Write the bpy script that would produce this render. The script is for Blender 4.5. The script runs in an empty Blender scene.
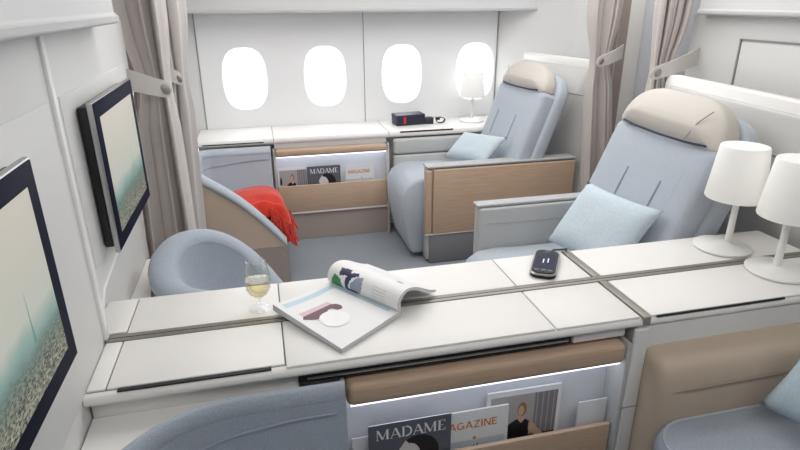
import bpy, bmesh, math, random
from mathutils import Vector, Matrix, noise
random.seed(4)
C = bpy.context.scene.collection
PI = math.pi
V = Vector

# ------------------------------------------------------------------ camera, world, lights, exposure
FPX, PITCH, YAW, ROLL, CAMZ = 572.0, 0.375, 0.237, -0.004, 1.48
cam_d = bpy.data.cameras.new('camera'); cam = bpy.data.objects.new('camera', cam_d); C.objects.link(cam)
cam_d.sensor_fit = 'HORIZONTAL'; cam_d.sensor_width = 36.0; cam_d.lens = 36.0*FPX/800.0
cam_d.clip_start = 0.02
fw = V((math.sin(YAW)*math.cos(PITCH), math.cos(YAW)*math.cos(PITCH), -math.sin(PITCH)))
rt = V((math.cos(YAW), -math.sin(YAW), 0)); up = rt.cross(fw)
rt2 = rt*math.cos(ROLL)+up*math.sin(ROLL); up2 = up*math.cos(ROLL)-rt*math.sin(ROLL)
cam.matrix_world = Matrix(((rt2.x, up2.x, -fw.x, 0), (rt2.y, up2.y, -fw.y, 0), (rt2.z, up2.z, -fw.z, CAMZ), (0, 0, 0, 1)))
bpy.context.scene.camera = cam
sc = bpy.context.scene
sc.view_settings.view_transform = 'Standard'; sc.view_settings.look = 'None'
sc.view_settings.gamma = 1.0; sc.view_settings.use_curve_mapping = False
sc.view_settings.exposure = 0.05
w = bpy.data.worlds.new('daylight'); sc.world = w; w.use_nodes = True
bg = w.node_tree.nodes['Background']; bg.inputs[0].default_value = (0.95, 0.97, 1.0, 1); bg.inputs[1].default_value = 5.5

def area(name, loc, target, sx, sy, power, col=(1, 1, 1)):
    l = bpy.data.lights.new(name, 'AREA'); l.shape = 'RECTANGLE'; l.size = sx; l.size_y = sy; l.energy = power; l.color = col
    o = bpy.data.objects.new(name, l); C.objects.link(o); o.location = loc
    o.rotation_euler = (V(target)-V(loc)).to_track_quat('-Z', 'Y').to_euler(); return o
area('ceiling_light_aisle', (1.05, 2.5, 2.02), (1.05, 2.501, 0), 2.8, 1.5, 33, (1.0, 0.985, 0.965))
area('fill_light_console', (0.7, 0.45, 2.0), (0.7, 1.9, 0.6), 2.2, 1.0, 15, (1.0, 0.985, 0.965))  # added fill, tilted to brighten the faces turned towards the camera

# ------------------------------------------------------------------ helpers
def lin(c):
    return tuple(((x/255)/12.92 if x/255 <= 0.04045 else ((x/255+0.055)/1.055)**2.4) for x in c)
MATS = {}
def mat(name, rgb, rough=0.5, metal=0.0, var=0.0, vscale=30.0, bump=0.0, bscale=300.0, stretch=None, emit=None, spec=0.5, coat=0.0, sheen=0.0):
    if name in MATS: return MATS[name]
    m = bpy.data.materials.new(name); m.use_nodes = True; nt = m.node_tree; b = nt.nodes['Principled BSDF']
    c = lin(rgb); b.inputs['Base Color'].default_value = (*c, 1); b.inputs['Roughness'].default_value = rough
    b.inputs['Metallic'].default_value = metal; b.inputs['Specular IOR Level'].default_value = spec
    b.inputs['Coat Weight'].default_value = coat; b.inputs['Sheen Weight'].default_value = sheen
    tc = nt.nodes.new('ShaderNodeTexCoord'); mp = nt.nodes.new('ShaderNodeMapping'); nt.links.new(tc.outputs['Object'], mp.inputs[0])
    if stretch: mp.inputs['Scale'].default_value = stretch
    if var:
        n = nt.nodes.new('ShaderNodeTexNoise'); n.inputs['Scale'].default_value = vscale; n.inputs['Detail'].default_value = 6
        nt.links.new(mp.outputs[0], n.inputs['Vector'])
        r = nt.nodes.new('ShaderNodeValToRGB'); r.color_ramp.elements[0].position = 0.3; r.color_ramp.elements[1].position = 0.7
        r.color_ramp.elements[0].color = (*[x*(1-var) for x in c], 1); r.color_ramp.elements[1].color = (*[min(1, x*(1+var)) for x in c], 1)
        nt.links.new(n.outputs['Fac'], r.inputs[0]); nt.links.new(r.outputs[0], b.inputs['Base Color'])
    if bump:
        n2 = nt.nodes.new('ShaderNodeTexNoise'); n2.inputs['Scale'].default_value = bscale; n2.inputs['Detail'].default_value = 3
        nt.links.new(mp.outputs[0], n2.inputs['Vector'])
        bp = nt.nodes.new('ShaderNodeBump'); bp.inputs['Strength'].default_value = bump; bp.inputs['Distance'].default_value = 0.002
        nt.links.new(n2.outputs['Fac'], bp.inputs['Height']); nt.links.new(bp.outputs[0], b.inputs['Normal'])
    if emit:
        b.inputs['Emission Color'].default_value = (*lin(emit[0]), 1); b.inputs['Emission Strength'].default_value = emit[1]
    MATS[name] = m; return m

WHITE = mat('white_lacquer', (240, 238, 235), 0.38)
WALLW = mat('white_wall_panel', (221, 221, 220), 0.5, bump=0.05, bscale=600)
WALLB = mat('white_window_panel', (238, 239, 240), 0.55)
BINM = mat('locker_panel', (200, 200, 201), 0.45)
GROOVE = mat('panel_groove', (150, 150, 150), 0.7)
LINE = mat('lid_gap', (120, 118, 115), 0.7)
DARK = mat('dark_slot', (28, 30, 34), 0.6)
METAL = mat('brushed_strip', (150, 145, 137), 0.38, 0.35, var=0.06, vscale=40, stretch=(1, 40, 40))
METALL = mat('light_metal', (190, 188, 184), 0.3, 0.6)
FAB = mat('blue_fabric', (180, 188, 198), 0.9, var=0.07, vscale=220, bump=0.25, bscale=700, sheen=0.2)
FABD = mat('shaded_blue_weave', (164, 173, 185), 0.9, var=0.12, vscale=260, bump=0.55, bscale=330, sheen=0.2)  # woven blue, darkened to carry the shade of the near suite
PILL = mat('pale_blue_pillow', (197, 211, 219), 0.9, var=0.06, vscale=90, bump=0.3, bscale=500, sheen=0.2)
LEATH = mat('grey_leather', (186, 187, 187), 0.55, bump=0.12, bscale=500)
BEIGE = mat('beige_leather', (195, 178, 160), 0.55, bump=0.12, bscale=500)
HEADM = mat('stone_leather', (204, 198, 190), 0.6, bump=0.1, bscale=500)
SHELL = mat('taupe_shell', (206, 186, 169), 0.5, bump=0.06, bscale=400)
WOOD = mat('light_oak', (194, 168, 145), 0.45, var=0.10, vscale=9, stretch=(1, 14, 26))
MAUVE = mat('mauve_panel', (168, 155, 148), 0.5)
GREYB = mat('grey_base', (128, 128, 132), 0.6)
CARP = mat('blue_grey_carpet', (142, 148, 154), 1.0, var=0.12, vscale=260, bump=0.5, bscale=500)
CURT = mat('taupe_curtain', (199, 191, 187), 0.85, bump=0.1, bscale=900, sheen=0.2)
CURT2 = mat('pale_curtain', (206, 201, 199), 0.85, bump=0.1, bscale=900, sheen=0.2)
STRAPM = mat('strap_leather', (205, 200, 195), 0.5)
STUD = mat('strap_stud', (150, 146, 144), 0.35, 0.4)
NAVY = mat('navy_bezel', (20, 24, 46), 0.6, spec=0.06)
BLACK = mat('black_plastic', (18, 19, 22), 0.45)
SILVER = mat('silver_edge', (180, 180, 180), 0.3, 0.8)
RED = mat('red_wool', (204, 50, 28), 0.95, var=0.12, vscale=60, bump=0.7, bscale=220, sheen=0.3)
PAPER = mat('white_paper', (238, 238, 238), 0.45)
PAPERE = mat('paper_edge', (205, 205, 208), 0.7, var=0.1, vscale=60, stretch=(1, 1, 40))
LAMPS = mat('lamp_shade_white', (246, 245, 242), 0.5, emit=((255, 250, 240), 0.12))
LAMPB = mat('lamp_white_enamel', (240, 239, 236), 0.35)
def ink(name, rgb, rough=0.45): return mat('ink_'+name, rgb, rough)

def fin(name, bm, materials, parent=None, smooth=35, shift=True):
    if not isinstance(materials, (list, tuple)): materials = [materials]
    bmesh.ops.recalc_face_normals(bm, faces=bm.faces)
    me = bpy.data.meshes.new(name)
    if parent is not None:
        r = parent
        while r.parent: r = r.parent
        bmesh.ops.translate(bm, verts=bm.verts, vec=-V(r.location))
    bm.to_mesh(me); bm.free()
    for m in materials: me.materials.append(m)
    for p in me.polygons: p.use_smooth = True
    me.set_sharp_from_angle(angle=math.radians(smooth))
    o = bpy.data.objects.new(name, me); C.objects.link(o)
    if parent is not None: o.parent = parent
    return o
part = fin
def tag(o, label, cat, group=None):
    o['label'] = label; o['category'] = cat
    if group: o['group'] = group
    return o
def thing(name, label, cat, loc=(0, 0, 0), group=None):
    o = bpy.data.objects.new(name, None); o.empty_display_size = 0.05; C.objects.link(o); o.location = loc
    return tag(o, label, cat, group)
def single(name, bm, m, label, cat, loc, group=None, smooth=35):
    bmesh.ops.translate(bm, verts=bm.verts, vec=-V(loc))
    o = fin(name, bm, m, None, smooth); o.location = loc
    return tag(o, label, cat, group)
def struct(name, bm, m, parent=None, smooth=35):
    o = fin(name, bm, m, parent, smooth)
    if parent is None: o['kind'] = 'structure'
    return o
def lab(o, t): o['label'] = t; return o

def box(bm, x0, x1, y0, y1, z0, z1, r=0.0, seg=2, mi=0, mtx=None):
    t = bmesh.new(); bmesh.ops.create_cube(t, size=1)
    for v in t.verts: v.co = V(((x0+x1)/2+v.co.x*(x1-x0), (y0+y1)/2+v.co.y*(y1-y0), (z0+z1)/2+v.co.z*(z1-z0)))
    if r: bmesh.ops.bevel(t, geom=t.edges[:], offset=r, segments=seg, profile=0.5, affect='EDGES')
    return merge(bm, t, mi, mtx)
def merge(bm, t, mi=0, mtx=None):
    if mtx: bmesh.ops.transform(t, matrix=mtx, verts=t.verts)
    mp = {}
    for v in t.verts: mp[v] = bm.verts.new(v.co)
    for f in t.faces:
        try:
            nf = bm.faces.new([mp[v] for v in f.verts]); nf.material_index = mi if mi else f.material_index
        except ValueError: pass
    t.free(); return bm
def BX(*a, **k): return box(bmesh.new(), *a, **k)
def loft(bm, rings, closed=True, cap=True, mi=0, loop=False):
    vs = [[bm.verts.new(p) for p in r] for r in rings]; n = len(vs[0])
    pairs = list(zip(vs, vs[1:])) + ([(vs[-1], vs[0])] if loop else [])
    for a, b in pairs:
        for i in range(n if closed else n-1):
            j = (i+1) % n
            f = bm.faces.new((a[i], a[j], b[j], b[i])); f.material_index = mi
    if cap and closed and not loop:
        for r in (vs[0], vs[-1]):
            f = bm.faces.new(r); f.material_index = mi
    return bm
def prism(bm, pts, axis, a, b, mi=0, r=0):
    """extrude a 2D outline along axis; pts are the two other coords in x,y,z order"""
    def mk(p, t): return V((t, p[0], p[1])) if axis == 'x' else V((p[0], t, p[1])) if axis == 'y' else V((p[0], p[1], t))
    return loft(bm, [[mk(p, a) for p in pts], [mk(p, b) for p in pts]], mi=mi)
def tube(bm, path, rad, n=8, cap=True, mi=0):
    rings = []; path = [V(p) for p in path]; prev = None
    for i, p in enumerate(path):
        d = (path[min(i+1, len(path)-1)]-path[max(i-1, 0)]).normalized()
        a = prev if prev is not None else (V((0, 0, 1)) if abs(d.z) < 0.9 else V((1, 0, 0)))
        u = (a-d*a.dot(d)).normalized(); v = d.cross(u); prev = u
        rr = rad[i] if isinstance(rad, (list, tuple)) else rad
        rings.append([p+u*rr*math.cos(2*PI*k/n)+v*rr*math.sin(2*PI*k/n) for k in range(n)])
    return loft(bm, rings, cap=cap, mi=mi)
def lathe(bm, prof, cx, cy, n=40, cap=False, mi=0):
    return loft(bm, [[V((cx+r*math.cos(2*PI*k/n), cy+r*math.sin(2*PI*k/n), z)) for k in range(n)] for r, z in prof], cap=cap, mi=mi)
def poly(bm, pts, mi=0):
    f = bm.faces.new([bm.verts.new(p) for p in pts]); f.material_index = mi; return f
def rrect(x0, x1, y0, y1, r, n=5):
    out = []
    for cx, cy, a0 in ((x1-r, y1-r, 0), (x0+r, y1-r, 90), (x0+r, y0+r, 180), (x1-r, y0+r, 270)):
        for k in range(n+1):
            a = math.radians(a0+90*k/n); out.append((cx+r*math.cos(a), cy+r*math.sin(a)))
    return out
def solid(o, t, off=0):
    m = o.modifiers.new('thickness', 'SOLIDIFY'); m.thickness = t; m.offset = off; return o
def subd(o, n=1):
    m = o.modifiers.new('smooth', 'SUBSURF'); m.levels = n; m.render_levels = n; return o
def lerp_tab(tab, x):
    if x <= tab[0][0]: return tab[0][1]
    for (a, va), (b, vb) in zip(tab, tab[1:]):
        if x <= b: return va+(vb-va)*(x-a)/(b-a)
    return tab[-1][1]

# ------------------------------------------------------------------ the setting
XL = -0.43
struct('floor', BX(-0.8, 3.3, -0.85, 4.1, -0.05, 0.0), CARP)
struct('ceiling', BX(-0.75, 3.3, -0.8, 4.1, 2.06, 2.1), WALLW)
struct('added_wall_front', BX(-0.75, 3.3, -0.85, -0.8, 0, 2.1), WALLW)  # unseen wall, added to cut the light from behind the camera
struct('wall_right_near', BX(3.25, 3.3, -0.8, 4.1, 0, 2.1), WALLW)
# left partition with raised lower panels
ol = [(-0.3, 0.0), (1.392, 0.0), (1.392, 0.70)]+[(1.47-0.078*math.cos(q*PI/12), 0.715+0.085*math.sin(q*PI/12)) for q in range(0, 7)]+[(1.75, 0.835), (2.20, 0.85), (2.20, 1.421), (-0.3, 1.421)]
wl = struct('wall_left', prism(bmesh.new(), ol, 'x', XL-0.042, XL), WALLW)
bm = bmesh.new(); tube(bm, [(XL-0.002, y, z) for y, z in ol[2:11]], 0.006, 8); part('alcove_lit_edge', bm, mat('trim_white', (244, 244, 244), 0.35), wl)  # bright tube standing in for the softly lit edge of the alcove
part('alcove_back', BX(XL-0.075, XL-0.042, 1.36, 2.20, 0, 0.9), WALLW, wl)
bm = bmesh.new(); box(bm, XL-0.01, XL+0.003, -0.25, 1.335, 0.68, 1.285, 0.003); part('lower_panel', bm, WALLW, wl)
bm = bmesh.new(); box(bm, XL-0.01, XL+0.003, 1.412, 2.12, 0.865, 1.285, 0.003); part('lower_panel', bm, WALLW, wl)
struct('trim_1', BX(XL-0.002, XL+0.008, 1.359, 1.381, 0.6915, 1.42, 0.003), mat('trim_white', (244, 244, 244), 0.35))
struct('wall_left_aisle', BX(-0.80, -0.75, -0.8, 4.1, 0, 2.1), CURT)
struct('trim_5', BX(-0.36, -0.33, 2.875, 2.90, 0, 0.60, 0.01, 3), WHITE)
struct('wall_left_far', BX(-0.52, -0.446, 2.93, 3.92, 0, 1.40), WALLW)
# window wall with four oval openings
YW = 3.93; WIN = [-0.08, 0.44, 0.968, 1.50]; ZW0, ZW1, ZWC = 0.6, 1.47, 1.005
def oval(cx, a, b, y, n=48, e=2.7):
    out = []
    for k in range(n):
        t = 2*PI*k/n; c, s = math.cos(t), math.sin(t)
        out.append(V((cx+a*math.copysign(abs(c)**(2/e), c), y, ZWC+b*math.copysign(abs(s)**(2/e), s))))
    return out
bm = bmesh.new()
edges = [-0.353]+[(a+b)/2 for a, b in zip(WIN, WIN[1:])]+[1.66]
for i, cx in enumerate(WIN):
    x0, x1 = edges[i], edges[i+1]; inner = oval(cx, 0.140, 0.196, YW)
    outer = []
    for p in inner:
        d = p-V((cx, YW, ZWC)); s = 1e9
        if d.x > 1e-9: s = min(s, (x1-cx)/d.x)
        if d.x < -1e-9: s = min(s, (x0-cx)/d.x)
        if d.z > 1e-9: s = min(s, (ZW1-ZWC)/d.z)
        if d.z < -1e-9: s = min(s, (ZW0-ZWC)/d.z)
        outer.append(V((cx+d.x*s, YW, ZWC+d.z*s)))
    # snap nearest to rectangle corners
    for cxx, czz in ((x0, ZW0), (x1, ZW0), (x0, ZW1), (x1, ZW1)):
        j = min(range(len(outer)), key=lambda q: (outer[q]-V((cxx, YW, czz))).length); outer[j] = V((cxx, YW, czz))
    rings = [outer, inner, oval(cx, 0.137, 0.193, YW+0.006), oval(cx, 0.131, 0.186, YW+0.05)]
    loft(bm, rings, cap=False)

struct('wall_back', bm, WALLB, smooth=50)
glass = mat('cabin_pane', (250, 252, 255), 0.05)
gm = bpy.data.materials.new('window_pane_acrylic'); gm.use_nodes = True; nt = gm.node_tree; nt.nodes.clear()
o_ = nt.nodes.new('ShaderNodeOutputMaterial'); mx = nt.nodes.new('ShaderNodeMixShader'); tr = nt.nodes.new('ShaderNodeBsdfTransparent'); gl = nt.nodes.new('ShaderNodeBsdfGlossy')
gl.inputs['Roughness'].default_value = 0.05; mx.inputs[0].default_value = 0.05
nt.links.new(tr.outputs[0], mx.inputs[1]); nt.links.new(gl.outputs[0], mx.inputs[2]); nt.links.new(mx.outputs[0], o_.inputs[0])
for i, cx in enumerate(WIN):
    bm = bmesh.new(); loft(bm, [oval(cx, 0.1305, 0.1855, YW+0.048), oval(cx, 0.1305, 0.1855, YW+0.052)], cap=True)
    wd = struct('window_%d' % (i+1), bm, gm)
    bm = bmesh.new(); loft(bm, [oval(cx, 0.134, 0.189, YW+0.052), oval(cx, 0.134, 0.189, YW+0.06), oval(cx, 0.128, 0.183, YW+0.06), oval(cx, 0.128, 0.183, YW+0.052)], cap=False, loop=True)
    part('window_frame', bm, WHITE, wd)
struct('trim_2', BX(0.7015, 0.7065, YW-0.003, YW+0.003, 0.69, 1.42), GROOVE)
struct('trim_3', BX(-0.358, -0.350, YW-0.004, YW+0.004, 0.69, 1.42), GROOVE)
bm = bmesh.new(); box(bm, -0.6, -0.353, YW, YW+0.03, 0.6, 1.5); struct('wall_corner_left', bm, WALLW)
# aft wall of the window suite, turning away from the window wall
bm = bmesh.new()
loft(bm, [[V((x, y, 0.5)), V((x, y, 1.5))] for x, y in ((1.66, YW), (1.70, 3.88), (1.98, 3.50), (2.0, 3.40), (2.0, 3.01))], closed=False, cap=False)
struct('wall_right_far', bm, WALLW)
struct('trim_4', BX(1.652, 1.66, YW-0.006, YW+0.002, 0.69, 1.42), GROOVE)
# aft wall beside the middle suite, with a framed recess
wr = struct('wall_right', BX(2.06, 2.14, 0.2, 2.50, 0, 1.409), WALLW)
bm = bmesh.new(); box(bm, 2.052, 2.062, 0.5, 2.175, 1.0, 1.312, 0.004); part('recessed_panel', bm, WALLW, wr)
bm = bmesh.new(); box(bm, 2.047, 2.061, 2.175, 2.182, 1.0, 1.318); box(bm, 2.047, 2.061, 0.5, 2.182, 1.312, 1.318); part('panel_rim', bm, GROOVE, wr)
# side of the passage beyond the aisle
wa = struct('wall_aisle', BX(2.02, 3.2, 3.06, 3.1, 0, 2.06), mat('aisle_panel', (232, 233, 240), 0.5))
part('aisle_post', BX(2.065, 2.165, 3.03, 3.06, 0, 2.06, 0.004), WHITE, wa)
part('dark_post', BX(1.93, 2.065, 3.02, 3.06, 0, 2.06, 0.004), MAUVE, wa)
# overhead lockers
def locker(name, label, axis, prof, a, b, seams):
    loc = (prof[0][0], (a+b)/2, prof[0][1]) if axis == 'y' else ((a+b)/2, prof[0][0], prof[0][1])
    t = thing(name, label, 'overhead locker', loc)
    part('locker_body', prism(bmesh.new(), prof, axis, a, b), BINM, t, 50)
    for s in seams:
        q = [(x, z) for x, z in prof]
        bm = bmesh.new(); lipx = seams_x[name]
        if axis == 'x': box(bm, s-0.003, s+0.003, lipx-0.002, lipx+0.01, prof[0][1]+0.012, prof[0][1]+0.4)
        else: box(bm, lipx-0.01, lipx+0.002, s-0.003, s+0.003, prof[0][1]+0.012, prof[0][1]+0.4)
        part('locker_seam', bm, GROOVE, t)
    return t
def lockprof(face, back, z, sgn):   # rounded lower lip
    return [(back, z), (face+sgn*0.012, z), (face+sgn*0.005, z+0.002), (face+sgn*0.001, z+0.006), (face, z+0.012), (face+sgn*0.001, z+0.02), (face+sgn*0.008, z+0.024), (face+sgn*0.012, z+0.03), (face+sgn*0.012, z+0.45), (back, z+0.5)]
seams_x = {'overhead_locker': 3.74}
locker('overhead_locker', 'long overhead locker edge running above the oval windows', 'x', lockprof(3.70, 3.925, 1.41, 1), -0.75, 2.6, [])
locker('overhead_locker', 'grey overhead locker lip above the two wall screens', 'y', lockprof(-0.36, -0.55, 1.422, -1), -0.3, 1.83, [])
locker('overhead_locker', 'white overhead locker edge above the recessed wall panel at right', 'y', lockprof(2.0, 2.3, 1.41, 1), 0.2, 2.42, [])

# ------------------------------------------------------------------ console between the suites
Z = 0.69
con = thing('console_worktop', 'long white worktop running across the cabin between the two suites', 'worktop', (0.7, 1.35, 0.64))
y0, y1 = 1.136, 1.585
pr = [(y0+0.012, 0.66), (y0+0.003, 0.663), (y0, 0.670), (y0+0.003, 0.679), (y0+0.012, 0.6845), (y1-0.01, 0.6845), (y1, 0.676), (y1, 0.66)]
part('slab', prism(bmesh.new(), pr, 'x', XL+0.002, 1.735), WHITE, con, 50)
part('slab_end', BX(XL-0.040, XL+0.01, 1.394, y1, 0.66, 0.6845, 0.002), WHITE, con)
part('under_body', BX(XL+0.01, 1.73, 1.272, 1.56, 0.05, 0.66), WHITE, con)
part('left_fascia', BX(XL+0.004, 0.03, 1.166, 1.271, 0.30, 0.6595, 0.004), WHITE, con)
part('right_fascia', BX(0.935, 1.73, 1.142, 1.271, 0.02, 0.6595, 0.004), mat('grey_white_fascia', (222, 222, 221), 0.5), con)
g = 0.0016
def lid(x0, x1, a, b):
    bm = bmesh.new(); box(bm, x0+g, x1-g, a+g, b-g, 0.682, Z, 0.0025); return part('lid', bm, WHITE, con)
for x0, x1 in ((XL+0.004, -0.385), (-0.385, 0.003), (0.003, 0.69), (0.69, 0.938), (0.968, 1.733)):
    lid(x0, x1, y0+0.006 if x0 > 0 else y0+0.02, 1.353)
    lid(x0 if x0 > -0.42 else XL-0.038, x1, 1.387 if x0 > -0.42 else 1.396, y1-0.004)
bm = bmesh.new(); box(bm, XL+0.005, 1.73, y0+0.02, y1-0.006, 0.6846, 0.6852); part('lid_gap', bm, LINE, con)
bm = bmesh.new(); box(bm, XL+0.004, 1.733, 1.354, 1.3855, 0.684, 0.6915, 0.0015)
part('divider_strip', bm, METAL, con)
bm = bmesh.new(); box(bm, XL+0.004, 1.733, 1.3665, 1.3685, 0.6916, 0.6922); part('divider_groove', bm, DARK, con)
bm = bmesh.new(); box(bm, 0.941, 0.964, y0-0.002, 1.353, 0.6665, 0.6915, 0.002); box(bm, 0.941, 0.964, 1.3865, y1+0.001, 0.67, 0.6915, 0.002)
part('cross_strip', bm, METAL, con)
bm = bmesh.new(); box(bm, -0.36, -0.03, y0+0.009, y0+0.0195, 0.6848, 0.6885); part('flap_slot', bm, DARK, con)
bm = bmesh.new(); box(bm, 0.985, 1.40, y0+0.0015, y0+0.006, 0.684, 0.689); part('flap_slot', bm, DARK, con)

def magazine_rack(label, xa, xb, yf, s, zr0, zr1, zp, zp0, depth, zslot, dark=True):
    """yf: front plane; s=+1 cabinet goes to +y behind its front"""
    t = thing('magazine_cabinet', label, 'cabinet', ((xa+xb)/2, yf+s*0.08, 0))
    Y = lambda d: yf+s*d
    def b2(x0, x1, d0, d1, z0, z1, r=0.0, seg=2): return BX(x0, x1, min(Y(d0), Y(d1)), max(Y(d0), Y(d1)), z0, z1, r, seg)
    part('back_panel', b2(xa, xb, depth, depth+0.015, 0.05, zr1+0.02), mat('rack_white', (226, 228, 234), 0.45), t)
    part('wooden_rail', b2(xa, xb, -0.024, depth, zr0, zr1, 0.018, 4), WOOD, t)
    part('light_strip', b2(xa+0.01, xb-0.01, -0.012, depth-0.004, zr0-0.0045, zr0+0.001), mat('led_strip', (255, 255, 255), 0.5, emit=((235, 242, 255), 1.9)), t)
    p = part('magazine_pocket', b2(xa+0.004, xb-0.004, -0.006, 0.008, zp0, zp, 0.003), WOOD, t)
    part('pocket_floor', b2(xa, xb, 0.004, depth, zp0, zp0+0.012), WHITE, t)
    part('kick_panel', b2(xa, xb, 0.012, 0.03, 0.002, zp0-0.012), MAUVE, t)
    part('kick_ledge', b2(xa, xb, -0.004, 0.03, zp0-0.014, zp0, 0.003), WHITE, t)
    part('side_cheek', b2(xa-0.012, xa, 0.0, depth+0.02, 0.0, zr1, 0.003), LEATH, t)
    part('side_cheek', b2(xb, xb+0.012, -0.022, depth+0.02, 0.0, zr1, 0.003), LEATH, t)
    sl = part('tray_slot', b2(xa-0.11 if dark else xa, xb-0.16 if dark else xb-0.004, 0.004, 0.06, zslot[0], zslot[1]), DARK if dark else mat('tray_lid', (205, 202, 202), 0.4), t)
    if dark:
        part('tray_edge', b2(xa-0.09, xb-0.17, -0.001, 0.03, zslot[0]+0.009, zslot[0]+0.013), METALL, sl)
        part('tray_front', b2(xb-0.155, xb, 0.0, 0.05, zslot[0], zslot[1], 0.003), WHITE, t)
    return t
magazine_rack('white magazine cabinet with oak rail and lit recess under the near worktop', 0.140, 0.906, 1.155, 1, 0.552, 0.616, 0.337, 0.10, 0.055, (0.628, 0.6585))
magazine_rack('white magazine cabinet with oak rail below the row of windows', 0.06, 0.772, 3.55, 1, 0.572, 0.622, 0.378, 0.2, 0.06, (0.624, 0.6545), False)

# console under the windows
wc = thing('window_console', 'white worktop running along the wall below the oval windows', 'worktop', (0.7, 3.74, 0.64))
pr = [(3.555, 0.655), (3.547, 0.665), (3.547, 0.68), (3.555, 0.69), (3.928, 0.69), (3.928, 0.655)]
part('slab', prism(bmesh.new(), pr, 'x', -0.395, 1.69), WHITE, wc, 50)
part('under_body', BX(-0.395, 1.69, 3.66, 3.92, 0.02, 0.655), WHITE, wc)
part('flap_slot', BX(-0.36, 0.0, 3.5455, 3.552, 0.667, 0.6735), DARK, wc)
part('flap_slot', BX(0.86, 1.22, 3.5455, 3.552, 0.682, 0.691), DARK, wc)
part('lid_gap', BX(0.058, 0.061, 3.546, 3.92, 0.67, 0.6906), LINE, wc)
part('lid_gap', BX(0.785, 0.788, 3.546, 3.92, 0.67, 0.6906), LINE, wc)

# ------------------------------------------------------------------ tub ottomans
def tub_path(yc, ya, xb, xfc, xfa, rc=0.30, rx=None, bend=0.0):
    rx = rx or rc; s = 1 if ya > yc else -1; W = abs(ya-yc); r = min(rc, W/2-0.005)
    pts = []
    for k in range(14): pts.append((xfc+(xb+rx-xfc)*k/13, yc))
    for k in range(1, 13):
        a = PI/2*k/12; pts.append((xb+rx-rx*math.sin(a), yc+s*(r-r*math.cos(a))))
    if W > 2*r+0.02: pts.append((xb, (yc+ya)/2))
    for k in range(0 if W > 2*r+0.02 else 1, 13):
        a = PI/2*k/12; pts.append((xb+rx-rx*math.cos(a), ya-s*r+s*r*math.sin(a)))
    for k in range(1, 15): pts.append((xb+rx+(xfa-xb-rx)*k/14, ya-s*bend*(k/14)**2))
    cum = [0]
    for a, b in zip(pts, pts[1:]): cum.append(cum[-1]+math.hypot(b[0]-a[0], b[1]-a[1]))
    out = []; n = 64
    for k in range(n+1):
        d = cum[-1]*k/n; j = max(i for i in range(len(pts)-1) if cum[i] <= d+1e-9) if k < n else len(pts)-2
        f = (d-cum[j])/(cum[j+1]-cum[j]); out.append(V((pts[j][0]+(pts[j+1][0]-pts[j][0])*f, pts[j][1]+(pts[j+1][1]-pts[j][1])*f, 0)))
    return out, s
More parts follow.
